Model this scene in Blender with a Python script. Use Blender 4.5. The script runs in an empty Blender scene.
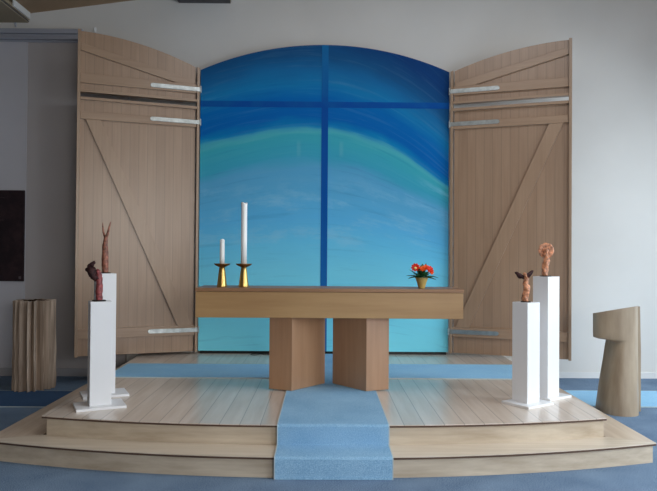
import bpy, bmesh, math, random
from mathutils import Vector, Matrix, noise
random.seed(7)
S = bpy.context.scene
C = S.collection
PI = math.pi

# ------------------------------------------------------------------ camera
yaw, pitch, roll, FPX, EYE = math.radians(.457), math.radians(.70), math.radians(.401), 650.0, 1.55
fw = Vector((math.sin(yaw)*math.cos(pitch), math.cos(yaw)*math.cos(pitch), math.sin(pitch)))
r0 = Vector((math.cos(yaw), -math.sin(yaw), 0)); u0 = r0.cross(fw)
rr = r0*math.cos(roll) + u0*math.sin(roll); uu = u0*math.cos(roll) - r0*math.sin(roll)
cam = bpy.data.objects.new('camera', bpy.data.cameras.new('camera')); C.objects.link(cam)
M4 = Matrix((rr, uu, -fw)).transposed().to_4x4(); M4.translation = Vector((0, 0, EYE))
cam.matrix_world = M4
cam.data.sensor_fit = 'HORIZONTAL'; cam.data.sensor_width = 36; cam.data.lens = FPX/657*36
cam.data.clip_start = .05; cam.data.clip_end = 100
S.camera = cam

# ------------------------------------------------------------------ world, light, exposure
w = bpy.data.worlds.new('world'); S.world = w; w.use_nodes = True
w.node_tree.nodes['Background'].inputs[0].default_value = (.72, .86, 1, 1)
w.node_tree.nodes['Background'].inputs[1].default_value = 1.25
def area(name, loc, rot, sx, sy, power, col):
    l = bpy.data.lights.new(name, 'AREA'); l.shape = 'RECTANGLE'; l.size = sx; l.size_y = sy
    l.energy = power; l.color = col
    o = bpy.data.objects.new(name, l); o.location = loc; o.rotation_euler = rot; C.objects.link(o)
# daylight entering by the three windows of the right-hand wall the one in the wall behind the camera and an added roof fill
LIGHTS = [('daylight_beside_dais', (6.2, 6.35, 2.3), 72, 0, 3.2, 2.6, 85, (.80, .93, 1)),
          ('daylight_mid_wall', (6.2, 3.2, 2.9), 48, 0, 3.2, 2.8, 320, (.82, .93, 1)),
          ('daylight_beside_camera', (6.2, -.4, 2.9), 48, 0, 3.2, 2.8, 340, (.90, .95, 1)),
          ('daylight_rear_right', (3.05, -5.1, 2.9), 0, 54, 3.7, 3.2, 430, (1, .93, .84)),
          ('added_roof_fill', (.9, 4.4, 5.25), 0, 0, 2.8, 3.0, 48, (1, .95, .92))]  # unseen overhead fill, added to brighten deck and floor
for nm, loc, ry, rx, sx, sy, pw, col in LIGHTS:
    area(nm, loc, (math.radians(rx), math.radians(ry), 0), sx, sy, pw, col)
vs = S.view_settings
vs.view_transform = 'Standard'; vs.look = 'None'; vs.exposure = 0.0; vs.gamma = 1; vs.use_curve_mapping = False
S.display_settings.display_device = 'sRGB'

# ------------------------------------------------------------------ material helpers
def lin(c):
    return tuple((x/255/12.92 if x/255 <= .04045 else ((x/255+.055)/1.055)**2.4) for x in c) + (1,)
class N:
    def __init__(s, name, rough=.5, spec=.4, metal=0):
        s.m = bpy.data.materials.new(name); s.m.use_nodes = True
        s.t = s.m.node_tree; s.b = s.t.nodes['Principled BSDF']
        s.b.inputs['Roughness'].default_value = rough; s.b.inputs['Metallic'].default_value = metal
        s.b.inputs['Specular IOR Level'].default_value = spec
    def n(s, typ, **kw):
        x = s.t.nodes.new(typ)
        for k, v in kw.items(): setattr(x, k, v)
        return x
    def link(s, a, b): s.t.links.new(a, b)
    def val(s, sock, v):
        if hasattr(v, 'is_output') or hasattr(v, 'links'): s.link(v, sock)
        else: sock.default_value = v
    def math(s, op, a, b=0.0, c=None, clamp=False):
        x = s.n('ShaderNodeMath', operation=op); x.use_clamp = clamp
        s.val(x.inputs[0], a); s.val(x.inputs[1], b)
        if c is not None: s.val(x.inputs[2], c)
        return x.outputs[0]
    def coord(s): return s.n('ShaderNodeTexCoord').outputs['Object']
    def sep(s, v):
        x = s.n('ShaderNodeSeparateXYZ'); s.link(v, x.inputs[0]); return x.outputs
    def comb(s, a, b, c):
        x = s.n('ShaderNodeCombineXYZ')
        for i, v in enumerate((a, b, c)): s.val(x.inputs[i], v)
        return x.outputs[0]
    def noise(s, vec, scale=1, detail=3, rough=.5):
        x = s.n('ShaderNodeTexNoise'); s.link(vec, x.inputs['Vector'])
        x.inputs['Scale'].default_value = scale; x.inputs['Detail'].default_value = detail
        x.inputs['Roughness'].default_value = rough; return x.outputs[0]
    def ramp(s, f, stops, interp='LINEAR'):
        x = s.n('ShaderNodeValToRGB'); x.color_ramp.interpolation = interp
        e = x.color_ramp.elements
        while len(e) < len(stops): e.new(.5)
        for k, (p, c) in zip(e, stops): k.position = p; k.color = c
        s.link(f, x.inputs[0]); return x.outputs[0]
    def mix(s, f, a, b, mode='MIX'):
        x = s.n('ShaderNodeMix', data_type='RGBA', blend_type=mode)
        s.val(x.inputs[0], f); s.val(x.inputs[6], a); s.val(x.inputs[7], b); return x.outputs[2]
    def color(s, c): s.val(s.b.inputs['Base Color'], c); return s
    def bump(s, h, strength=.3, dist=.01):
        x = s.n('ShaderNodeBump'); x.inputs['Strength'].default_value = strength
        x.inputs['Distance'].default_value = dist; s.link(h, x.inputs['Height']); s.link(x.outputs[0], s.b.inputs['Normal'])

def plain(name, c, rough=.5, spec=.4, metal=0, var=0, scale=8):
    k = N(name, rough, spec, metal)
    if var:
        f = k.noise(k.coord(), scale, 4)
        a = lin([max(0, x*(1-var)) for x in c]); b = lin([min(255, x*(1+var)) for x in c])
        k.color(k.ramp(f, [(.3, a), (.7, b)]))
    else: k.color(lin(c))
    return k.m

def wood(name, dark, light, grain='x', plank=None, width=.12, rough=.45, seam=.35, var=.18, spec=.4, streak=28, coat=0, crough=.22):
    """grain = axis the fibres run along; plank = axis across which boards repeat"""
    k = N(name, rough, spec); o = k.coord(); x, y, z = k.sep(o)
    sc = {a: streak for a in 'xyz'}; sc[grain] = 1.3
    off = 0.0
    if plank:
        p = {'x': x, 'y': y, 'z': z}[plank]
        q = k.math('DIVIDE', p, width); idx = k.math('FLOOR', q)
        wn = k.n('ShaderNodeTexWhiteNoise', noise_dimensions='1D'); k.link(idx, wn.inputs['W'])
        rnd = wn.outputs['Value']; off = k.math('MULTIPLY', rnd, 37.0)
        fr = k.math('FRACT', q)
        d = k.math('MINIMUM', fr, k.math('SUBTRACT', 1.0, fr))
    v = k.comb(*[k.math('ADD', k.math('MULTIPLY', c, sc[a]), off) for a, c in zip('xyz', (x, y, z))])
    f = k.noise(v, 1, 5, .6)
    f2 = k.noise(k.comb(*[k.math('ADD', k.math('MULTIPLY', c, 1.1 if a == grain else 5.0), off) for a, c in zip('xyz', (x, y, z))]), 1, 2)
    g = k.math('ADD', k.math('MULTIPLY', f, .6), k.math('MULTIPLY', f2, .4))
    col = k.ramp(g, [(.32, lin(dark)), (.68, lin(light))])
    if plank:
        t = k.math('ADD', 1-var, k.math('MULTIPLY', rnd, var*1.6))
        col = k.mix(1.0, col, k.comb(t, t, t), 'MULTIPLY')
        s = k.math('LESS_THAN', d, .0035/width)
        sm = k.math('MULTIPLY', s, seam)
        col = k.mix(sm, col, lin((40, 28, 20)))
        k.bump(k.math('SUBTRACT', 1.0, s), .25, .003)
    k.color(col)
    if coat: k.b.inputs['Coat Weight'].default_value = coat; k.b.inputs['Coat Roughness'].default_value = crough
    return k.m

# ------------------------------------------------------------------ mesh helpers
def tag(o, label=None, cat=None, group=None, kind=None):
    for a, b in (('label', label), ('category', cat), ('group', group), ('kind', kind)):
        if b: o[a] = b
    return o
def thing(name, label, cat, loc=(0, 0, 0), rz=0, group=None):
    o = bpy.data.objects.new(name, None); C.objects.link(o); o.empty_display_size = .1
    o.location = loc; o.rotation_euler = (0, 0, rz); return tag(o, label, cat, group)
def obj(name, bm, mat, parent=None, bevel=0, smooth=False, seg=2):
    bmesh.ops.recalc_face_normals(bm, faces=bm.faces)
    me = bpy.data.meshes.new(name); bm.to_mesh(me); bm.free()
    for p in me.polygons: p.use_smooth = smooth
    for m in (mat if isinstance(mat, (list, tuple)) else [mat]): me.materials.append(m)
    o = bpy.data.objects.new(name, me); C.objects.link(o); o.parent = parent
    if bevel:
        b = o.modifiers.new('bevel', 'BEVEL'); b.width = bevel; b.segments = seg; b.limit_method = 'ANGLE'
    return o
def box(bm, x0, x1, y0, y1, z0, z1):
    v = [bm.verts.new((x, y, z)) for z in (z0, z1) for x, y in ((x0, y0), (x1, y0), (x1, y1), (x0, y1))]
    for f in ((0, 3, 2, 1), (4, 5, 6, 7), (0, 1, 5, 4), (1, 2, 6, 5), (2, 3, 7, 6), (3, 0, 4, 7)): bm.faces.new([v[i] for i in f])
    return v
def BX(*a):
    bm = bmesh.new(); box(bm, *a); return bm
def prism(bm, pts, a0, a1, axis='y'):
    """polygon pts extruded: axis y -> pts=(x,z); axis z -> pts=(x,y); axis x -> pts=(y,z)"""
    def P(p, a): return {'y': (p[0], a, p[1]), 'z': (p[0], p[1], a), 'x': (a, p[0], p[1])}[axis]
    A = [bm.verts.new(P(p, a0)) for p in pts]; B = [bm.verts.new(P(p, a1)) for p in pts]
    bm.faces.new(A); bm.faces.new(B[::-1]); n = len(pts)
    for i in range(n): bm.faces.new((A[i], A[(i+1) % n], B[(i+1) % n], B[i]))
def PR(pts, a0, a1, axis='y'):
    bm = bmesh.new(); prism(bm, pts, a0, a1, axis); return bm
def strip(bm, fn, n, a0, a1, axis='x'):
    """closed profile rings are lists of points; consecutive rings are bridged"""
def rings(bm, R, cap=True, closed=True):
    V = [[bm.verts.new(p) for p in r] for r in R]
    n = len(V[0])
    for a, b in zip(V, V[1:]):
        for i in range(n if closed else n-1): bm.faces.new((a[i], a[(i+1) % n], b[(i+1) % n], b[i]))
    if cap: bm.faces.new(V[0][::-1]); bm.faces.new(V[-1])
    return V
def lathe(bm, prof, cx=0, cy=0, n=24):
    rings(bm, [[(cx+r*math.cos(2*PI*i/n), cy+r*math.sin(2*PI*i/n), z) for i in range(n)] for r, z in prof])
def tube(bm, pts, rad, n=10, jit=0, sx=1, seed=0, ridge=0):
    pts = [Vector(p) for p in pts]; R = []
    for k, p in enumerate(pts):
        d = (pts[min(k+1, len(pts)-1)] - pts[max(k-1, 0)]).normalized()
        a = d.cross(Vector((0, 1, 0)));
        if a.length < .1: a = d.cross(Vector((1, 0, 0)))
        a.normalize(); b = d.cross(a)
        ring = []
        for i in range(n):
            th = 2*PI*i/n
            r = rad[k]*(1 + jit*noise.noise(Vector((math.cos(th)*1.7+seed, math.sin(th)*1.7, k*.55+seed))) + ridge*math.cos(3*th+k*.8))
            ring.append(p + a*math.cos(th)*r*sx + b*math.sin(th)*r)
        R.append(ring)
    rings(bm, R)
def smooth_path(pts, rad, m=4):
    P, Q = [], []
    n = len(pts)
    for i in range(n-1):
        p0, p1, p2, p3 = (Vector(pts[max(i-1, 0)]), Vector(pts[i]), Vector(pts[i+1]), Vector(pts[min(i+2, n-1)]))
        for j in range(m):
            t = j/m
            P.append(.5*((2*p1)+(p2-p0)*t+(2*p0-5*p1+4*p2-p3)*t*t+(3*p1-p0-3*p2+p3)*t**3)); Q.append(rad[i]*(1-t)+rad[i+1]*t)
    P.append(Vector(pts[-1])); Q.append(rad[-1]); return P, Q
def struct(name, bm, m, parent=None, **k):
    o = obj(name, bm, m, parent, **k)
    if not parent: o['kind'] = 'structure'
    return o

# ------------------------------------------------------------------ materials
def wallmat(name, c):
    k = N(name, .9, .1); o = k.coord()
    f = k.noise(o, 1.2, 3)
    k.color(k.ramp(f, [(.3, lin([x*.97 for x in c])), (.7, lin(c))]))
    k.bump(k.noise(o, 60, 3), .08, .003); return k.m
m_wall = wallmat('white_plaster', (222, 220, 217))
m_ceil = wallmat('ceiling_paint', (166, 140, 114))
m_part = wallmat('grey_partition_paint', (190, 185, 186))
m_part2 = wallmat('pale_partition_paint', (204, 204, 212))
m_room = wallmat('warm_plaster', (150, 138, 124))
m_base = plain('white_skirting', (225, 225, 225), .5)
m_baseg = plain('grey_skirting', (170, 170, 176), .5)
m_railg = plain('grey_rail', (165, 168, 180), .35, .5)
m_beam = plain('beige_beam', (168, 152, 128), .6)
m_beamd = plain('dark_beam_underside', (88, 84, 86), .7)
def carpet(name, a, b, sc=160, bs=.6):
    k = N(name, 1.0, .05); o = k.coord(); f = k.noise(o, sc, 3, .7); g = k.noise(o, 3, 2)
    h = k.math('ADD', k.math('MULTIPLY', f, .8), k.math('MULTIPLY', g, .2))
    k.color(k.ramp(h, [(.38, lin(a)), (.62, lin(b))])); k.bump(f, bs, .006); return k.m
m_floor = carpet('blue_grey_floor_carpet', (84, 106, 134), (142, 164, 188), 130)
m_runner = carpet('blue_runner_carpet', (120, 168, 208), (168, 208, 236), 150)
m_runner2 = carpet('light_blue_runner_carpet', (146, 198, 238), (176, 224, 252), 170)
m_runner3 = carpet('shaded_runner_carpet', (58, 84, 120), (80, 108, 144), 150)  # runner blue darkened to carry the shade on the left floor
m_bind = plain('pale_binding', (186, 200, 205), .9)
m_deck = wood('stage_boards', (206, 188, 172), (232, 218, 206), 'y', 'x', .15, .4, .4, .07, .5, 18, .75)
m_treadx = wood('step_tread_wood', (206, 188, 166), (232, 218, 200), 'x', None, rough=.38, spec=.5, coat=.6)
m_tready = wood('side_tread_wood', (196, 172, 148), (224, 206, 186), 'y', None, rough=.38, spec=.5, coat=.6)
m_riser = wood('step_riser_wood', (178, 160, 138), (216, 202, 182), 'x', None, rough=.45, streak=20, coat=.3)
m_nose = wood('shaded_nosing_wood', (70, 50, 40), (104, 80, 64), 'x', None, rough=.5)  # dark tone paints the shadow line below the tread edges
m_door = wood('shutter_planks', (154, 122, 96), (172, 140, 113), 'z', 'x', .102, .45, .26, .05, .5, 40, 1, .3)
m_rail = wood('shutter_rails', (156, 124, 98), (174, 143, 116), 'x', None, rough=.45, coat=1, streak=34, crough=.3)
m_brace = wood('shutter_braces', (156, 124, 98), (174, 143, 116), 'z', None, rough=.45, coat=1, streak=34, crough=.3)
m_stile = wood('shutter_stiles', (150, 122, 98), (172, 142, 116), 'z', None, rough=.45, coat=1, crough=.3)
m_altar = wood('altar_beam_wood', (160, 122, 80), (182, 146, 100), 'x', None, rough=.45, streak=16, coat=.3)
m_atop = wood('altar_top_wood', (136, 98, 68), (160, 120, 88), 'x', None, rough=.45, streak=16, coat=.15)
m_leg = wood('altar_leg_wood', (164, 122, 88), (184, 142, 108), 'z', None, rough=.4, streak=20, coat=1, crough=.42)
m_white = plain('white_lacquer', (238, 238, 240), .35, .5)
m_steel = plain('galvanised_steel', (186, 192, 192), .33, .5, .95, .08, 20)
m_brass = plain('brass', (206, 172, 104), .34, .5, 1, .06, 10)
m_brassd = plain('dark_brass', (150, 108, 62), .4, .5, 1)
m_wax = N('white_wax', .3, .5).color(lin((252, 251, 247))).m
m_wick = plain('wick', (30, 25, 22), .9)
m_black = plain('shadow_gap_black', (22, 20, 20), .5)
m_redwood = plain('red_brown_root_wood', (132, 62, 62), .5, .5, 0, .4, 45)
m_brownw = plain('brown_carved_wood', (132, 82, 64), .5, .5, 0, .42, 40)
m_tanw = plain('tan_carved_wood', (172, 116, 84), .45, .5, 0, .42, 40)
m_darkw = plain('dark_bark', (52, 28, 28), .7, .3, 0, .4, 60)
m_stump = wood('weathered_grey_wood', (120, 102, 88), (206, 186, 168), 'z', None, rough=.7, streak=34, spec=.25)
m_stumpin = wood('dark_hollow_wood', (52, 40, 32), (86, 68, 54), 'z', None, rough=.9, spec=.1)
m_log = wood('smooth_pale_log', (140, 120, 98), (186, 168, 144), 'z', None, rough=.5, streak=9, spec=.4, coat=.3)
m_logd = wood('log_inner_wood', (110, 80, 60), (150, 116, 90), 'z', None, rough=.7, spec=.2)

def painting_mat():
    k = N('painted_blue_arcs', .75, .12); o = k.coord(); x, y, z = k.sep(o)
    dx = k.math('ADD', x, .23)
    d2 = k.math('MULTIPLY', dx, dx); d3 = k.math('MULTIPLY', d2, dx)
    drop = k.math('ADD', k.math('MULTIPLY', d2, .1885), k.math('MULTIPLY', d3, .0337))
    fade = k.n('ShaderNodeMapRange'); fade.interpolation_type = 'SMOOTHSTEP'
    k.link(z, fade.inputs[0]); fade.inputs[1].default_value = 1.2; fade.inputs[2].default_value = 2.7
    fade.inputs[3].default_value = .25; fade.inputs[4].default_value = 1
    t0 = k.math('ADD', z, k.math('MULTIPLY', drop, fade.outputs[0]))
    # brush strokes follow the arcs
    st = k.noise(k.comb(k.math('MULTIPLY', x, .9), 0.0, k.math('MULTIPLY', t0, 16.0)), 1, 5, .62)
    st2 = k.noise(k.comb(k.math('MULTIPLY', x, 1.6), 3.0, k.math('MULTIPLY', t0, 4.5)), 1, 3, .5)
    t = k.math('ADD', t0, k.math('MULTIPLY', k.math('SUBTRACT', st, .5), .14))
    t = k.math('ADD', t, k.math('MULTIPLY', k.math('SUBTRACT', st2, .5), .22))
    t = k.math('DIVIDE', k.math('SUBTRACT', t, .3), 4.2)
    def zp(z): return (z-.3)/4.2
    stops = [(.33, (134, 234, 255)), (.9, (130, 228, 252)), (1.3, (124, 216, 242)), (1.7, (106, 200, 238)), (2.0, (94, 184, 232)),
             (2.35, (92, 174, 218)), (2.62, (90, 168, 210)), (2.76, (62, 166, 196)), (3.06, (62, 172, 188)), (3.14, (8, 134, 190)),
             (3.26, (0, 100, 180)), (3.5, (0, 106, 182)), (3.66, (22, 126, 184)), (3.85, (26, 108, 166)), (4.02, (24, 86, 138)), (4.3, (18, 64, 122))]
    col = k.ramp(t, [(zp(a), lin(c)) for a, c in stops])
    # right half stays a clearer blue under the crossbar
    lt = k.ramp(st, [(.52, (0, 0, 0, 1)), (.78, (1, 1, 1, 1))])
    col = k.mix(k.math('MULTIPLY', lt, .13), col, lin((130, 190, 212)))
    dk = k.ramp(st, [(.25, (1, 1, 1, 1)), (.45, (0, 0, 0, 1))])
    col = k.mix(k.math('MULTIPLY', dk, .26), col, lin((14, 84, 150)))
    # pale dry-brush clouds low in the picture
    def band(v, a, b, c, d):
        m1 = k.n('ShaderNodeMapRange', interpolation_type='SMOOTHSTEP'); k.val(m1.inputs[0], v); m1.inputs[1].default_value = a; m1.inputs[2].default_value = b
        m2 = k.n('ShaderNodeMapRange', interpolation_type='SMOOTHSTEP'); k.val(m2.inputs[0], v); m2.inputs[1].default_value = c; m2.inputs[2].default_value = d; m2.inputs[3].default_value = 1; m2.inputs[4].default_value = 0
        return k.math('MULTIPLY', m1.outputs[0], m2.outputs[0])
    cl = k.noise(k.comb(k.math('MULTIPLY', x, 1.5), 7.0, k.math('MULTIPLY', t0, 4.2)), 1, 6, .7)
    cl = k.ramp(cl, [(.50, (0, 0, 0, 1)), (.68, (1, 1, 1, 1))])
    col = k.mix(k.math('MULTIPLY', k.math('MULTIPLY', cl, band(z, 1.5, 1.75, 2.2, 2.6)), .5), col, lin((150, 205, 232)))
    # deep blue sweep inside the left edge and bright rim of the turquoise arc
    col = k.mix(k.math('MULTIPLY', band(k.math('ADD', t0, k.math('MULTIPLY', k.math('SUBTRACT', k.math('ADD', st, st2), 1.0), .16)), 3.0, 3.08, 3.10, 3.17), .3), col, lin((110, 196, 200)))
    for px in (-.33, .20):
        sm = k.math('MULTIPLY', band(x, px-.03, px, px+.01, px+.05), band(z, 2.72, 2.8, 2.9, 2.98))
        col = k.mix(k.math('MULTIPLY', sm, .15), col, lin((150, 205, 205)))
    k.color(col); k.bump(st, .15, .004); return k.m
m_paint = painting_mat()
def cross_mat():
    k = N('cross_blue', .75, .12); o = k.coord(); x, y, z = k.sep(o)
    f = k.noise(k.comb(k.math('MULTIPLY', x, 6.0), 0.0, k.math('MULTIPLY', z, 6.0)), 1, 3)
    zz = k.math('ADD', z, k.math('MULTIPLY', k.math('SUBTRACT', f, .5), .5))
    zz = k.math('DIVIDE', zz, 4.3)
    k.color(k.ramp(zz, [(.10, lin((36, 112, 176))), (.5, lin((8, 84, 164))), (.78, lin((8, 78, 160))), (.84, lin((16, 96, 164))), (.97, lin((28, 110, 168)))]))
    return k.m
m_cross = cross_mat()
m_pframe = plain('navy_panel_edge', (30, 44, 84), .6)

# ------------------------------------------------------------------ room shell
XL, XR, YB, YF = -7.0, 5.1, 8.2, -4.0
XP, ZP = 1.5, 5.27                                  # ridge of the ceiling
zc = lambda x: ZP - abs(x-XP)*.137
struct('floor', BX(XL, XR, YF, YB, -.1, 0), m_floor)
struct('wall_back', PR([(XL-.2, -.1), (XR+.2, -.1), (XR+.2, zc(XR+.2)), (XP, ZP), (XL-.2, zc(XL-.2))], YB, YB+.2), m_wall)
struct('wall_left', BX(XL-.2, XL, YF, YB, -.1, zc(XL)), m_room)
def wall_with_openings(name, axis, lo, hi, ops, z0, z1, top, m):
    bm = bmesh.new()
    def q(a, b, c, d):
        if axis == 'x': box(bm, a, b, YF-.2, YF, c, d)
        else: box(bm, XR, XR+.2, a, b, c, d)
    p = lo
    for a, b in ops:
        q(p, a, -.1, top); q(a, b, -.1, z0); q(a, b, z1, top); p = b
    q(p, hi, -.1, top); struct(name, bm, m)
wall_with_openings('wall_front', 'x', XL-.2, XR+.2, [(1.2, 4.9)], .3, 3.3, zc(XR), m_room)
wall_with_openings('wall_right', 'y', YF, YB, [(-1.7, .9), (1.9, 4.5), (5.15, 7.55)], .15, 3.3, zc(XR), m_wall)
bm = bmesh.new()                                    # pitched ceiling with an opening added for the roof fill light
def slab(x0, x1, y0, y1): prism(bm, [(x0, zc(x0)), (x1, zc(x1)), (x1, zc(x1)+.15), (x0, zc(x0)+.15)], y0, y1)
slab(XL-.2, -.5, YF-.2, YB+.2); slab(-.5, XP, YF-.2, 2.9); slab(-.5, XP, 5.9, YB+.2)
slab(XP, 2.3, YF-.2, 2.9); slab(XP, 2.3, 5.9, YB+.2); slab(2.3, XR+.2, YF-.2, YB+.2)
struct('ceiling', bm, m_ceil)
def window(n, horizontal, a, b, z0, z1):
    bm = bmesh.new(); t = .05
    def q(p, r, s, u):
        if horizontal: box(bm, p, r, YF-.13, YF-.07, s, u)
        else: box(bm, XR+.1, XR+.16, p, r, s, u)
    q(a, b, z0, z0+t); q(a, b, z1-t, z1)
    k = 3
    for i in range(k+1):
        c = a + (b-a-t)*i/k; q(c, c+t, z0+t, z1-t)
    struct('window_%d' % n, bm, m_base)
for i, (h_, a, b, c, d) in enumerate([(False, 5.15, 7.55, .15, 3.3), (False, 1.9, 4.5, .15, 3.3), (False, -1.7, .9, .15, 3.3), (True, 1.2, 4.9, .3, 3.3)]):
    window(i+1, h_, a, b, c, d)

bm = bmesh.new()
for x in (-.5, .87, 2.24): box(bm, x, x+.06, 2.9, 5.9, 5.3, 5.36)
for y in (2.9, 5.84): box(bm, -.44, 2.24, y, y+.06, 5.3, 5.36)
struct('window_5', bm, m_base)  # frame of the unseen roof opening, added with the overhead fill

struct('baseboard_right', BX(2.56, XR, YB-.015, YB, 0, .075), m_base)
struct('baseboard_left', BX(XL, -2.52, YB-.075, YB-.05, 0, .1), m_baseg)
# grey partition under its head rail, left of the dais
bm = BX(XL, -2.98, YB-.05, YB, 0, 4.17); box(bm, -2.98, -2.46, YB-.05, YB, 0, 3.85)
struct('wall_partition', bm, m_part)
struct('trim_2', BX(XL, -3.72, YB-.06, YB-.05, .1, 4.17), m_part2)
bm = bmesh.new(); box(bm, XL, -3.03, YB-.09, YB, 4.275, 4.335); box(bm, XL, -3.03, YB-.11, YB, 4.195, 4.225); box(bm, XL, -3.03, YB-.06, YB, 4.17, 4.275)
struct('trim_1', bm, m_railg, bevel=.006)
# ceiling beams running towards the camera
def beam(n, x0, x1, z0):
    t = tag(bpy.data.objects.new('trim_%d' % n, None), kind='structure'); C.objects.link(t)
    obj('beam_body', BX(x0, x1, YF, YB, z0+.012, zc(x0)), m_beam, t)
    bm = bmesh.new(); box(bm, x1, x1+.012, YF, YB, z0+.02, z0+.05); box(bm, x1, x1+.006, YF, YB, z0+.062, z0+.07)
    obj('moulding', bm, m_beam, t)
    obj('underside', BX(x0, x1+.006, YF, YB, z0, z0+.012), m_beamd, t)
    obj('end_bracket', BX(x1+.012, x1+.03, YB-.45, YB-.02, z0+.03, z0+.12), m_base, t)
beam(3, -4.6, -3.74, 4.445); beam(4, -1.85, -1.2, 4.705)

# ------------------------------------------------------------------ dais with two steps
def yup(x): return 4.752 + .235*abs(x/2.15)**2.4
def ylo(x): return 4.483 + .375*abs(x/2.5)**2.1
def curve(f, x0, x1, off=0, n=40): return [(x0+(x1-x0)*i/n, f(x0+(x1-x0)*i/n)+off) for i in range(n+1)]
dais = thing('stepped_dais', 'wide pale wooden dais with two curved steps beneath the altar', 'stage')
YD = 8.18
NZ = .02
obj('riser', PR(curve(ylo, -2.48, 2.48, .018)+[(2.48, YD), (-2.48, YD)], 0, .15-NZ, 'z'), m_riser, dais)
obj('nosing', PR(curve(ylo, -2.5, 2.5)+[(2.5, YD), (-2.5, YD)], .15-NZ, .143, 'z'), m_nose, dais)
fr = curve(ylo, -2.5, 2.5, 0); bk = curve(yup, -2.135, 2.19, .05)
obj('front_tread', PR(fr+[(2.19, yup(2.19)+.02)]+bk[::-1][1:-1]+[(-2.135, yup(-2.135)+.02)], .143, .15, 'z'), m_treadx, dais)
for xo, xi in ((-2.5, -2.135), (2.5, 2.19)):
    obj('side_tread', PR([(xo, ylo(xo)), (xi, yup(xi)+.02), (xi, YD), (xo, YD)], .143, .15, 'z'), m_tready, dais)
obj('riser', PR(curve(yup, -2.10, 2.17, .018)+[(2.21, YD), (-2.22, YD)], .15, .3-NZ, 'z'), m_riser, dais)
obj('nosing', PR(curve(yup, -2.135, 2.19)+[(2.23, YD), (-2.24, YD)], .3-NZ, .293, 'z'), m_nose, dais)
obj('deck', PR(curve(yup, -2.135, 2.19)+[(2.23, YD), (-2.24, YD)], .293, .3, 'z'), m_deck, dais)

# ------------------------------------------------------------------ carpets
def ribbon(bm, path, x0, x1, th, jit=0):
    """path = (y,z) polyline; solid strip of thickness th above it"""
    n = len(path); nor = []
    for i in range(n):
        a = Vector(path[max(i-1, 0)]); b = Vector(path[min(i+1, n-1)]); d = (b-a).normalized(); nor.append(Vector((-d.y, d.x)))
    for side in (0,):
        A = [[(x, p[0]+q.x*o, p[1]+q.y*o) for x, o in ((x0, 0), (x1, 0), (x1, th), (x0, th))] for p, q in zip(path, nor)]
        rings(bm, A)
def carpet_path():
    # from the back of the deck to the floor, going towards the camera (normals point up and out)
    P = [(8.06, .300), (6, .300), (4.775, .300), (4.752, .299), (4.742, .290), (4.741, .27), (4.742, .17), (4.738, .157), (4.725, .151),
         (4.6, .150), (4.50, .150), (4.481, .148), (4.473, .138), (4.472, .10), (4.474, .03), (4.472, .001)]
    return P[::-1]
PTH = carpet_path()
rn = thing('carpet_runner', 'blue carpet runner laid from altar down both steps to floor', 'carpet')
bm = bmesh.new(); ribbon(bm, PTH, -.320, .484, .008); bmesh.ops.recalc_face_normals(bm, faces=bm.faces)
def fix_up(bm): return bm
obj('pile', bm, m_runner, rn)
for x0, x1 in ((-.327, -.320), (.484, .491)):
    bm = bmesh.new(); ribbon(bm, PTH, x0, x1, .0085); obj('edge_binding', bm, m_bind, rn)
def mat_strip(x0, x1, z, y0, y1, lab, mat):
    t = thing('floor_runner', lab, 'carpet', (0, 0, z))
    obj('pile', BX(x0, x1, y0+.008, y1-.008, 0, .007), mat, t, bevel=.002)
    bm = bmesh.new(); box(bm, x0, x1, y0, y0+.008, 0, .0075); box(bm, x0, x1, y1-.008, y1, 0, .0075)
    obj('edge_binding', bm, m_bind, t)
mat_strip(-2.17, -.33, .3, 6.5, 7.3, 'blue carpet strip across dais, left of the altar legs', m_runner2)
mat_strip(.492, 2.17, .3, 6.52, 7.36, 'blue carpet strip across dais, right of the altar legs', m_runner2)
mat_strip(-6.6, -2.52, 0, 6.5, 7.25, 'shade-darkened blue carpet strip on the floor under the fluted hollow stump', m_runner3)
mat_strip(2.52, 4.95, 0, 6.63, 7.42, 'light blue carpet strip on floor behind the notched log', m_runner2)

# ------------------------------------------------------------------ arched painting
PX, PW, PY = .008, 1.55, 8.08
Rarc = (PW**2+.327**2)/(2*.327)
def arch(x, w=PW): return 4.151 - (Rarc - math.sqrt(Rarc**2 - x*x))
pt = thing('arched_painting', 'tall arched painting in blue and turquoise arcs with dark blue cross', 'painting', (PX, PY, 0))
top = [(PW-2*PW*i/40, arch(PW-2*PW*i/40)) for i in range(41)]
obj('panel', PR([(-PW, .335), (PW, .335)]+top, 0, .03), m_paint, pt)
top2 = [(PW-.01-2*(PW-.01)*i/40, arch(PW-.01-2*(PW-.01)*i/40)-.01) for i in range(41)]
obj('backing_frame', PR([(-PW+.01, .345), (PW-.01, .345)]+top2, .03, YB-PY), m_pframe, pt)
obj('cross_upright', BX(-.041, .041, -.004, 0, .335, arch(0)-.001), m_cross, pt)
for a, b in ((-PW, -.041), (.041, PW)): obj('cross_arm', BX(a, b, -.004, 0, 3.366, 3.440), m_cross, pt)
obj('shadow_gap_strip', BX(-1.53, 1.53, .012, .1, .3, .335), m_black, pt)  # black strip paints the shaded gap below the panel

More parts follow.
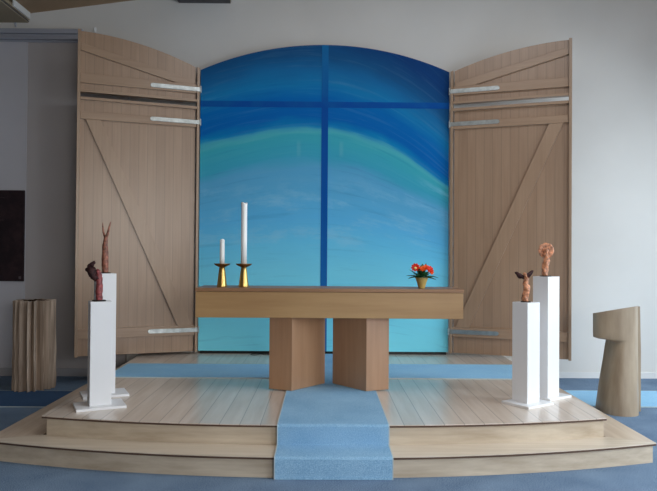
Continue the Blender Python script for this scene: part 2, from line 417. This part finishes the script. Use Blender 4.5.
# ------------------------------------------------------------------ shutter doors either side of the painting
DW = 1.41
def shutter(hx, hy, ang, s, apex, rise, lab):
    t = thing('shutter_door', lab, 'door', (hx, hy, 0), ang)
    zt = lambda u: apex - rise*(1-u/DW)**2
    ln = [(DW*i/24, zt(DW*i/24)) for i in range(25)]
    T = .03
    def Y(a, b): return (a, b) if s > 0 else (-b, -a)      # a..b measured towards the camera side
    def pr(name, pts, a, b, m, par=t, bev=.002):
        y0, y1 = Y(a, b); return obj(name, PR(pts, y0, y1), m, par, bevel=bev, seg=1)
    R = lambda a, b, c, d: [(a, c), (b, c), (b, d), (a, d)]
    ins = [(.045+(DW-.079)*i/20, zt(.045+(DW-.079)*i/20)-.004) for i in range(21)]
    pr('upper_planking', [(.045, 3.408), (DW-.034, 3.408)]+ins[::-1], 0, T, m_door)
    pr('lower_planking', R(.045, DW-.034, .335, 3.352), 0, T, m_door)
    F = T+.032
    pr('hinge_stile', [(0, .33), (.032, .33), (.032, zt(.032)), (0, zt(0))], -.002, F+.006, m_stile)
    pr('outer_stile', [(DW-.034, .33), (DW, .33), (DW, zt(DW)), (DW-.034, zt(DW-.034))], -.01, F+.02, m_stile)
    # horizontal rails
    pr('rail', R(.036, DW-.036, 3.515, 3.625), T, F, m_rail)
    pr('gap_rail', R(.034, DW-.035, 3.408, 3.438), T, F+.014, m_rail)
    pr('gap_rail', R(.034, DW-.035, 3.318, 3.351), T, F+.014, m_rail)
    pr('rail', R(.036, DW-.036, 3.095, 3.185), T, F, m_rail)
    pr('rail', R(.036, DW-.036, .54, .655), T, F, m_rail)
    # braces
    pr('upper_brace', [(.29, 3.6255), (DW-.036, 3.895), (DW-.036, 3.98), (.06, 3.67), (.06, 3.6255)], T, F-.004, m_rail)
    pr('diagonal_brace', [(.072, .6555), (.24, .6555), (1.315, 3.0945), (1.155, 3.0945)], T, F-.004, m_brace)
    # steel strap hinges
    for z in (3.565, 3.158, .60):
        h = .026
        pts = [(-.004, z-h), (.56, z-h)] + [(.56+h*math.cos(-PI/2+PI*i/8)*1.2, z+h*math.sin(-PI/2+PI*i/8)) for i in range(1, 8)] + [(.56, z+h), (-.004, z+h)]
        y0, y1 = Y(F, F+.008)
        hg = obj('strap_hinge', PR(pts, y0, y1), m_steel, t, bevel=.002, seg=1)
        bm = bmesh.new(); lathe(bm, [(.011, z-.042), (.011, z+.042)], -.012, (F+.004)*s, 10)
        obj('knuckle', bm, m_steel, hg, smooth=False)
        bm = bmesh.new()
        for u in (.06, .2, .34, .48, .55):
            n = 8; yy = (F+.008)*s; y2 = (F+.0115)*s
            rings(bm, [[(u+.006*math.cos(2*PI*i/n), yv, z+.006*math.sin(2*PI*i/n)) for i in range(n)] for yv in (yy, y2)])
        obj('screws', bm, m_steel, hg)
    return t
shutter(-1.563, 8.08, math.atan2(-.49, -1.315), 1, 4.13, .30, 'open pale wooden plank shutter left of the blue painting')
shutter(1.583, 8.07, math.atan2(-.50, 1.32), -1, 4.075, .265, 'open brown wooden plank shutter right of the blue painting')

# ------------------------------------------------------------------ altar
AX = .06
al = thing('altar_table', 'long wooden block altar on two angled pedestal legs', 'table', (AX, 6.09, .3))
obj('beam', BX(-1.195, 1.195, -.285, .155, .672, .903), m_altar, al, bevel=.003)
obj('tabletop', BX(-1.2, 1.2, -.29, .16, .905, .937), m_atop, al, bevel=.003)
for s in (-1, 1):
    P = [(s*.548, -.132), (s*.336, -.216), (s*.036, .138), (s*.25, .15)]
    if s < 0: P = P[::-1]
    obj('leg', PR(P, .009, .672, 'z'), m_leg, al, bevel=.003)

ZA = 1.2372
def holder(x, y, h, tall, cr, lab_h, lab_c):
    t = thing('candle_holder', lab_h, 'candlestick', (x, y, ZA), group=None)
    bm = bmesh.new(); lathe(bm, [(.046, 0), (.047, .006), (.043, .03), (.036, .09), (.029, .15), (.026, .172), (.024, .178)], n=32)
    obj('stem', bm, m_brass, t, smooth=True)
    bm = bmesh.new(); lathe(bm, [(.024, .178), (.034, .184), (.060, .196), (.074, .208), (.075, .213), (.072, .213), (.058, .203), (.034, .196), (.0, .195)][:8], n=32)
    obj('drip_dish', bm, m_brassd, t, smooth=True)
    c = thing('candle', lab_c, 'candle', (x, y, ZA+.196))
    bm = bmesh.new()
    pr = [(cr, 0), (cr, tall*.4), (cr*.99, tall*.96), (cr*1.06, tall*.985), (cr*1.04, tall), (cr*.8, tall-.004), (cr*.5, tall-.01), (.003, tall-.014)]
    n = 24; R = []
    for k, (r, z) in enumerate(pr):
        R.append([(r*math.cos(2*PI*i/n)*(1), r*math.sin(2*PI*i/n), z + (.008*math.sin(2*PI*i/n*2+x*9) if k >= 3 and k < 5 else 0)) for i in range(n)])
    rings(bm, R); obj('wax', bm, m_wax, c, smooth=True)
    bm = bmesh.new(); tube(bm, [(0, 0, tall-.014), (.001, 0, tall-.004), (.004, 0, tall+.004)], [.0015]*3, 6); obj('wick', bm, m_wick, c)
holder(-.928, 5.98, .21, .236, .0225, 'flared brass candlestick carrying the short white candle', 'short white candle standing in the left brass candlestick')
holder(-.729, 5.98, .21, .574, .0275, 'flared brass candlestick carrying the tall white candle', 'tall thick white candle standing in a brass candlestick')

# ------------------------------------------------------------------ potted flower
m_pot = plain('glazed_yellow_pot', (196, 168, 100), .35, .5, 0, .12, 14)
m_soil = plain('soil', (50, 36, 26), .9)
m_leaf = plain('dark_green_leaf', (28, 74, 38), .4, .5, 0, .35, 30)
m_red = plain('red_petals', (226, 52, 28), .5, .3, 0, .12, 60)
m_orange = plain('orange_petals', (246, 92, 30), .5, .3, 0, .1, 60)
m_yel = plain('yellow_centre', (246, 214, 130), .5)
fp = thing('potted_flower', 'small potted plant with orange and red flowers on right of altar', 'potted plant', (.903, 5.95, ZA))
bm = bmesh.new(); lathe(bm, [(.027, 0), (.03, .004), (.044, .055), (.058, .092), (.062, .1), (.058, .1), (.05, .088), (.0, .086)][:7], n=28); obj('pot', bm, m_pot, fp, smooth=True)
bm = bmesh.new(); lathe(bm, [(.048, .085), (.05, .092), (.02, .096)], n=18); obj('soil', bm, m_soil, fp, smooth=True)
def leaf(bm, base, d, L, W, droop):
    d = Vector(d).normalized(); sd = d.cross(Vector((0, 0, 1))).normalized(); b = Vector(base); n = 6
    rows = []
    for i in range(n+1):
        t = i/n; p = b + d*L*t + Vector((0, 0, -droop*t*t)); wv = W*math.sin(PI*min(1, t*.9+.08))**.8
        if i == n: wv = .001
        rows.append([p - sd*wv + Vector((0, 0, .25*wv)), p, p + sd*wv + Vector((0, 0, .25*wv))])
    top_ = [[bm.verts.new(q) for q in r] for r in rows]; bot = [[bm.verts.new(q-Vector((0, 0, .0015))) for q in r] for r in rows]
    for i in range(n):
        for j in (0, 1):
            bm.faces.new((top_[i][j], top_[i][j+1], top_[i+1][j+1], top_[i+1][j])); bm.faces.new((bot[i][j], bot[i+1][j], bot[i+1][j+1], bot[i][j+1]))
        bm.faces.new((top_[i][0], top_[i+1][0], bot[i+1][0], bot[i][0])); bm.faces.new((top_[i][2], bot[i][2], bot[i+1][2], top_[i+1][2]))
specs = [(-1, -.15, .12, .13, .014, .02), (-1, -.1, .55, .12, .012, 0), (1, -.2, -.1, .115, .02, .03), (1, 0, .1, .14, .018, .045), (-.7, -.6, .2, .11, .022, .03), (.3, -1, .2, .09, .024, .035), (-.3, -1, .1, .1, .024, .03), (.7, -.7, .2, .1, .022, .04), (0, 1, .3, .1, .022, .03), (-.6, .8, .4, .1, .02, .02), (.6, .8, .4, .1, .02, .02),
         (.05, -.1, 1, .12, .016, 0), (.35, .2, 1, .13, .014, 0), (-.4, -.2, .8, .1, .02, 0), (.5, -.5, .6, .09, .022, .02), (-.9, .1, -.05, .11, .02, .03)]
for dx, dy, dz, L, W, dr in specs:
    bm = bmesh.new(); leaf(bm, (dx*.012, dy*.012, .100), (dx, dy, dz+.12), L*1.05, W*1.9, dr*.8); obj('leaf', bm, m_leaf, fp, smooth=True)
def flower(bm, c, r, nrm, petals=9, layers=3):
    nrm = Vector(nrm).normalized(); a = nrm.orthogonal().normalized(); b = nrm.cross(a); c = Vector(c)
    for l in range(layers):
        lift = .35+.5*l; rr_ = r*(1-.25*l)
        for k in range(petals):
            th = 2*PI*(k+.5*l)/petals; d = (a*math.cos(th)+b*math.sin(th)); sd = nrm.cross(d)
            p0 = c; p1 = c + (d+nrm*lift*.6)*rr_*.6; p2 = c + (d+nrm*lift*.5)*rr_
            w_ = rr_*.32
            v = [bm.verts.new(q) for q in (p0, p1-sd*w_, p2, p1+sd*w_)]; bm.faces.new(v)
            v2 = [bm.verts.new(q-nrm*.0012) for q in (p0, p1-sd*w_, p2, p1+sd*w_)]; bm.faces.new(v2[::-1])
            for i in range(4): bm.faces.new((v[i], v[(i+1) % 4], v2[(i+1) % 4], v2[i]))
for (x, y, z, r, m, nn) in [(-.062, -.03, .190, .044, m_red, (-.3, -.9, .4)), (.0, -.02, .18, 0.038, m_orange, (0, -.8, .7)), (.035, -.01, .187, 0.041, m_orange, (.1, -.7, .8)),
                            (.07, -.02, .172, 0.041, m_red, (.4, -.8, .5)), (.085, .0, .155, 0.036, m_orange, (.6, -.7, .3)), (.02, .04, .19, 0.041, m_red, (0, 0, 1)), (-.02, .04, .17, 0.036, m_red, (-.2, .4, 1))]:
    bm = bmesh.new(); flower(bm, (x, y, z), r, nn); fl = obj('flower', bm, m, fp)
    bm = bmesh.new(); tube(bm, [(x*.2, y*.2, .1), (x*.7, y*.7, z*.8), (x, y, z)], [.0025]*3, 6); obj('stem', bm, m_leaf, fl)
    if m is m_red and x < -.05:
        bm = bmesh.new(); bmesh.ops.create_icosphere(bm, subdivisions=2, radius=.012, matrix=Matrix.Translation((x-.004, y-.030, z-.004))); obj('flower_centre', bm, m_yel, fl, smooth=True)

# ------------------------------------------------------------------ white display pedestals
def pedestal(x, y, rot, w_, h, bx0, bx1, by0, by1, lab, brot=None):
    t = thing('display_pedestal', lab, 'pedestal', (x, y, .3), rot)
    obj('base_plate', BX(bx0, bx1, by0, by1, 0, .02), m_white, t, bevel=.002)
    obj('column', BX(-w_/2, w_/2, -w_/2, w_/2, .02, h), m_white, t, bevel=.0015)
    return t
RL, RR = math.radians(26), math.radians(34)
pedestal(-1.812, 5.31, RL, .166, .85, -.19, .19, -.165, .115, 'short white square pedestal at left of the altar, in front')
pedestal(-1.918, 5.74, RL, .166, 1.062, -.19, .19, -.165, .115, 'tall white square pedestal at left of the altar, behind')
pedestal(1.713, 5.472, RR, .158, .852, -.165, .16, -.16, .12, 'short white square pedestal at right of the altar, in front')
pedestal(1.960, 5.70, RR, .158, 1.062, -.10, .20, -.12, .16, 'tall white square pedestal at right of the altar, behind')

def sculpt(name, pts, rad, mat, par, n=14, jit=.25, seed=0, ridge=0, m=5, sx=1):
    bm = bmesh.new(); P, Q = smooth_path(pts, rad, m); tube(bm, P, Q, n, jit, sx, seed, ridge); return obj(name, bm, mat, par, smooth=True)
# 1 front left: red root with a dark burl
t = thing('root_sculpture', 'reddish root carving with a dark burl, on short left pedestal', 'sculpture', (-1.820, 5.30, 1.15))
bm = bmesh.new(); lathe(bm, [(.055, 0), (.055, .008), (.05, .01)], n=20); obj('base', bm, m_black, t)
sculpt('trunk', [(.004, 0, .008), (0, 0, .08), (.004, 0, .16), (-.004, 0, .215), (-.012, 0, .245), (-.014, 0, .262)], [.026, .028, .027, .025, .018, .006], m_redwood, t, seed=2, jit=.35)
bm = bmesh.new(); P, Q = smooth_path([(-.012, -.005, .17), (-.045, -.02, .195), (-.07, -.02, .235), (-.085, -.015, .26)], [.02, .03, .034, .016]); tube(bm, P, Q, 14, .7, 1, 5)
for i in range(14):
    a = random.random()*6.28; q = random.random()
    c = Vector((-.04-.05*q + .02*math.cos(a), -.018+.02*math.sin(a), .2+.07*q+.018*math.sin(a*2)))
    bmesh.ops.create_icosphere(bm, subdivisions=2, radius=.011+.009*random.random(), matrix=Matrix.Translation(c))
for c, r in (((-.06, -.02, .285), .02), ((-.045, -.02, .30), .014), ((-.095, -.02, .245), .018), ((-.08, -.02, .275), .018)): bmesh.ops.create_icosphere(bm, subdivisions=2, radius=r, matrix=Matrix.Translation(c))
for v in bm.verts: v.co += Vector((1, 1, 1))*.007*noise.noise(v.co*60) + Vector((.008, 0, .012))
obj('burl', bm, m_darkw, t, smooth=True)
# 2 rear left: forked root
t = thing('root_sculpture', 'slender brown forked root carving, on tall left pedestal', 'sculpture', (-1.915, 5.73, 1.362))
bm = bmesh.new(); lathe(bm, [(.045, 0), (.045, .006), (.04, .008)], n=20); obj('base', bm, m_black, t)
sculpt('trunk', [(0, 0, .006), (.0, 0, .07), (-.002, 0, .16), (-.004, 0, .24), (.0, 0, .29), (.002, 0, .335)], [.024, .028, .027, .024, .018, .013], m_brownw, t, seed=8, jit=.3, ridge=.06)
sculpt('prong', [(-.002, 0, .31), (-.018, 0, .355), (-.024, 0, .40), (-.026, 0, .445)], [.012, .009, .006, .002], m_brownw, t, n=8, seed=1)
sculpt('prong', [(.004, 0, .30), (.018, 0, .35), (.03, 0, .40), (.044, 0, .455)], [.013, .011, .009, .003], m_brownw, t, n=8, seed=4)
# 3 front right: winged figure
t = thing('figure_carving', 'tan wooden figure with dark outspread bark wings, on short right pedestal', 'sculpture', (1.706, 5.46, 1.152))
bm = bmesh.new(); lathe(bm, [(.042, 0), (.042, .007), (.036, .009)], n=20); obj('base', bm, m_black, t)
sculpt('body', [(-.004, 0, .006), (-.002, 0, .06), (.008, 0, .11), (-.004, 0, .15), (.006, 0, .19), (.0, 0, .21), (-.008, 0, .235), (-.008, 0, .25)], [.024, .026, .028, .02, .022, .012, .016, .006], m_tanw, t, seed=12, jit=.35, ridge=.1)
for s, L, zz in ((-1, .088, .222), (1, .066, .225)):
    pts = [(0, -.03), (s*L*.5, -.026), (s*L*.8, -.002), (s*L, .03), (s*L*.85, .034), (s*L*.55, .020), (s*L*.25, .006), (0, 0)]
    pts = [(a, b+zz+(.01 if s > 0 else 0)) for a, b in pts]
    bm = bmesh.new(); prism(bm, pts, .0, .024); bmesh.ops.subdivide_edges(bm, edges=bm.edges[:], cuts=3, use_grid_fill=True)
    for v in bm.verts: v.co += Vector((1, 1, 1))*.008*noise.noise(v.co*45+Vector((3, 0, 0)))
    obj('wing', bm, m_darkw, t, smooth=True)
# 4 rear right: haloed figure
t = thing('figure_carving', 'twisted tan wooden figure with round disc halo, on tall right pedestal', 'sculpture', (1.948, 5.68, 1.362))
bm = bmesh.new(); lathe(bm, [(.05, 0), (.05, .006), (.045, .008)], n=20); obj('base', bm, m_black, t)
sculpt('body', [(-.006, 0, .006), (-.008, 0, .06), (.0, 0, .11), (.008, 0, .15), (.002, 0, .185), (.004, 0, .205), (.006, 0, .232), (.006, 0, .245)], [.024, .027, .028, .026, .018, .012, .017, .006], m_tanw, t, seed=22, jit=.3, ridge=.14)
bm = bmesh.new(); n = 28
def wob(i): return .96+.03*math.sin(i*1.9)+.02*math.sin(i*4.1)
rings(bm, [[(.014+r*wob(i)*math.cos(2*PI*i/n), yv, .226+r*wob(i)*math.sin(2*PI*i/n)) for i in range(n)] for r, yv in ((.066, .036), (.072, .03), (.072, .024), (.064, .018), (.03, .024), (.012, .026))])
obj('halo', bm, m_tanw, t, smooth=False)

# ------------------------------------------------------------------ hollow fluted stump, left
t = thing('hollow_stump', 'fluted hollow tree stump with folded sides, standing left of dais', 'stump', (-3.265, 7.39, .0))
n = 240; H = 1.0
fins = sorted([random.random()*.35 + k for k in range(17)])
def rprof(th, z):
    u = (th/(2*PI)*17) % 17
    best = min(min(abs(u-f), 17-abs(u-f)) for f in fins)
    ridge = max(0, 1-best/.5)
    return .122 + .106*ridge**1.1 + .008*math.sin(3*th+z*1.5) + (.008*(1-z)**2)
R = []
for k in range(13):
    z = H*k/12; tw = .05*math.sin(z*2.2)
    R.append([(rprof(2*PI*i/n+tw, z)*math.cos(2*PI*i/n), rprof(2*PI*i/n+tw, z)*math.sin(2*PI*i/n), z + (.004*math.sin(i*.13) if k == 12 else (0.006 if k == 0 else 0))) for i in range(n)])
bm = bmesh.new(); V = rings(bm, R, cap=False)
I = [[(p[0]*.86, p[1]*.86, p[2]-.002) for p in R[-1]], [(p[0]*.8, p[1]*.8, .5) for p in R[6]]]
obj_t = V[-1]; a = [bm.verts.new(p) for p in I[0]]
for i in range(n): bm.faces.new((obj_t[i], obj_t[(i+1) % n], a[(i+1) % n], a[i]))
bm.faces.new(V[0][::-1])
obj('shell', bm, m_stump, t)
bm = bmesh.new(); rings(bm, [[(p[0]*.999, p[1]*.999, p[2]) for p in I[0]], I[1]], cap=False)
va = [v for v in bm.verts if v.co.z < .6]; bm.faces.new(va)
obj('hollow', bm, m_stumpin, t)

# ------------------------------------------------------------------ notched log sculpture, right
t = thing('notched_log', 'smooth carved log with an overhanging notched head, right of dais', 'sculpture', (2.93, 6.50, 0))
def logring(z, xl, xr, yf, yb, n=40):
    """front is a bulging half-ellipse, back a flatter one; local coords"""
    cx = (xl+xr)/2; a = (xr-xl)/2; r = []
    for i in range(n):
        th = PI + 2*PI*i/n
        e = .8 if math.sin(th) < 0 else 1
        cxs = math.copysign(abs(math.cos(th))**e, math.cos(th)); sn = math.sin(th)
        y = (yf if sn < 0 else yb)*abs(sn)**.9 * (1 if sn > 0 else -1)
        r.append((cx+a*cxs, y, z))
    return r
bm = bmesh.new(); R = []
for z, xl in ((0, -.170), (.012, -.176), (.12, -.165), (.3, -.142), (.5, -.110), (.66, -.088), (.704, -.080), (.712, -.080), (.722, -.080), (.732, -.080), (.80, -.080), (.9, -.080), (.97, -.080)):
    hd = z > .71; f = .26 - .06*min(1, z/.7); bk_ = .20 - .07*min(1, z/.7)
    rg = logring(z, xl, .19, f, bk_)
    ext = {.712: .02, .722: .11, .732: .135}.get(z, .138 if z > .73 else 0)
    rg = [(x - ext*max(0, (.05-x)/.13)**1.5, y, zz) for x, y, zz in rg]
    if z == .97: rg = [(x, y, 1.0 + .17*(x+.218) - .15*(y+f)) for x, y, zz in rg]
    R.append(rg)
rings(bm, R)
obj('trunk', bm, m_log, t, smooth=True).modifiers.new('split', 'EDGE_SPLIT').split_angle = math.radians(45)
# darker slab behind the slit on its right side
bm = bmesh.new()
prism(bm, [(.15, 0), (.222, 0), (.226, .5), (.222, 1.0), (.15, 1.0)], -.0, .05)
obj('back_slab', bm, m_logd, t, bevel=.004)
bm = bmesh.new()
prism(bm, [(.205, 0), (.236, 0), (.238, .6), (.228, 1.045), (.17, 1.03), (.195, .75)], -.05, 0)
obj('slit_lip', bm, m_log, t, bevel=.004)

# ------------------------------------------------------------------ dark picture on the left wall
k = N('dark_picture', .6, .3); o_ = k.coord()
k.color(k.ramp(k.noise(o_, 5, 5, .65), [(.45, lin((34, 24, 30))), (.75, lin((60, 42, 46)))]))
t = thing('dark_picture', 'near black hanging picture on the grey wall at far left', 'picture', (-4.305, YB-.061, 0))
obj('canvas', BX(-.58, .58, -.03, 0, 1.177, 2.309), k.m, t, bevel=.003)
bm = bmesh.new()
for i in range(5): box(bm, .525+.006*i, .528+.006*i, -.0315, -.03, 1.21, 1.235-.003*(i % 2))
box(bm, .522, .555, -.0315, -.03, 1.205, 1.208); box(bm, .522, .555, -.0315, -.03, 1.237, 1.24)
obj('corner_mark', bm, plain('faint_grey_mark', (110, 104, 110), .6), t)
bm = bmesh.new()
for k_ in range(2):
    P = [(.30+.10*math.cos(a*.2)*(1-.3*k_), -.0312, 2.1+.12*math.sin(a*.2)-.28*k_) for a in range(6, 24)]
    tube(bm, P, [.0022]*len(P), 5)
obj('faint_line', bm, plain('faint_line', (66, 52, 56), .6), t)

# ------------------------------------------------------------------ small things
t = thing('wall_peg', 'tiny white peg on wall above the left shutter', 'peg', (-2.9, YB, 4.34))
bm = bmesh.new(); box(bm, -.012, .012, -.012, 0, -.02, .045); obj('plate', bm, m_white, t, bevel=.003)
bm = bmesh.new(); tube(bm, [(0, -.01, 0), (0, -.035, -.002), (0, -.042, .02)], [.006]*3, 8); obj('hook', bm, m_white, t)
t = thing('wall_peg', 'tiny grey peg on wall under the ceiling beam, far left', 'peg', (-3.9, YB, 4.40))
bm = bmesh.new(); box(bm, -.012, .012, -.012, 0, -.02, .04); obj('plate', bm, m_railg, t, bevel=.003)
bm = bmesh.new(); tube(bm, [(0, -.01, 0), (0, -.035, -.002), (0, -.042, .02)], [.006]*3, 8); obj('hook', bm, m_railg, t)
bm = bmesh.new()
P, Q = smooth_path([(-.62, 8.02, .304), (-.70, 7.98, .304), (-.76, 8.03, .304), (-.82, 7.96, .304), (-.88, 7.99, .304), (-.86, 8.05, .304), (-.74, 8.06, .304), (-.6, 8.065, .304), (-.4, 8.06, .304)], [.004]*9, 5)
tube(bm, P, Q, 6)
tag(obj('cable', bm, m_black), 'short black cable lying below the blue painting', 'cable')

# ------------------------------------------------------------------ groups of repeated things
GROUPS = {'display_pedestal': 'white display pedestals', 'candle_holder': 'brass candlesticks on the altar', 'candle': 'white candles on the altar',
          'shutter_door': 'plank shutters of the altarpiece', 'floor_runner': 'blue carpet strips', 'wall_peg': 'small pegs on the back wall',
          'root_sculpture': 'small carvings on the pedestals', 'figure_carving': 'small carvings on the pedestals'}
for o in S.objects:
    if o.parent is None and 'label' in o:
        g = GROUPS.get(o.name.split('.')[0])
        if g: o['group'] = g
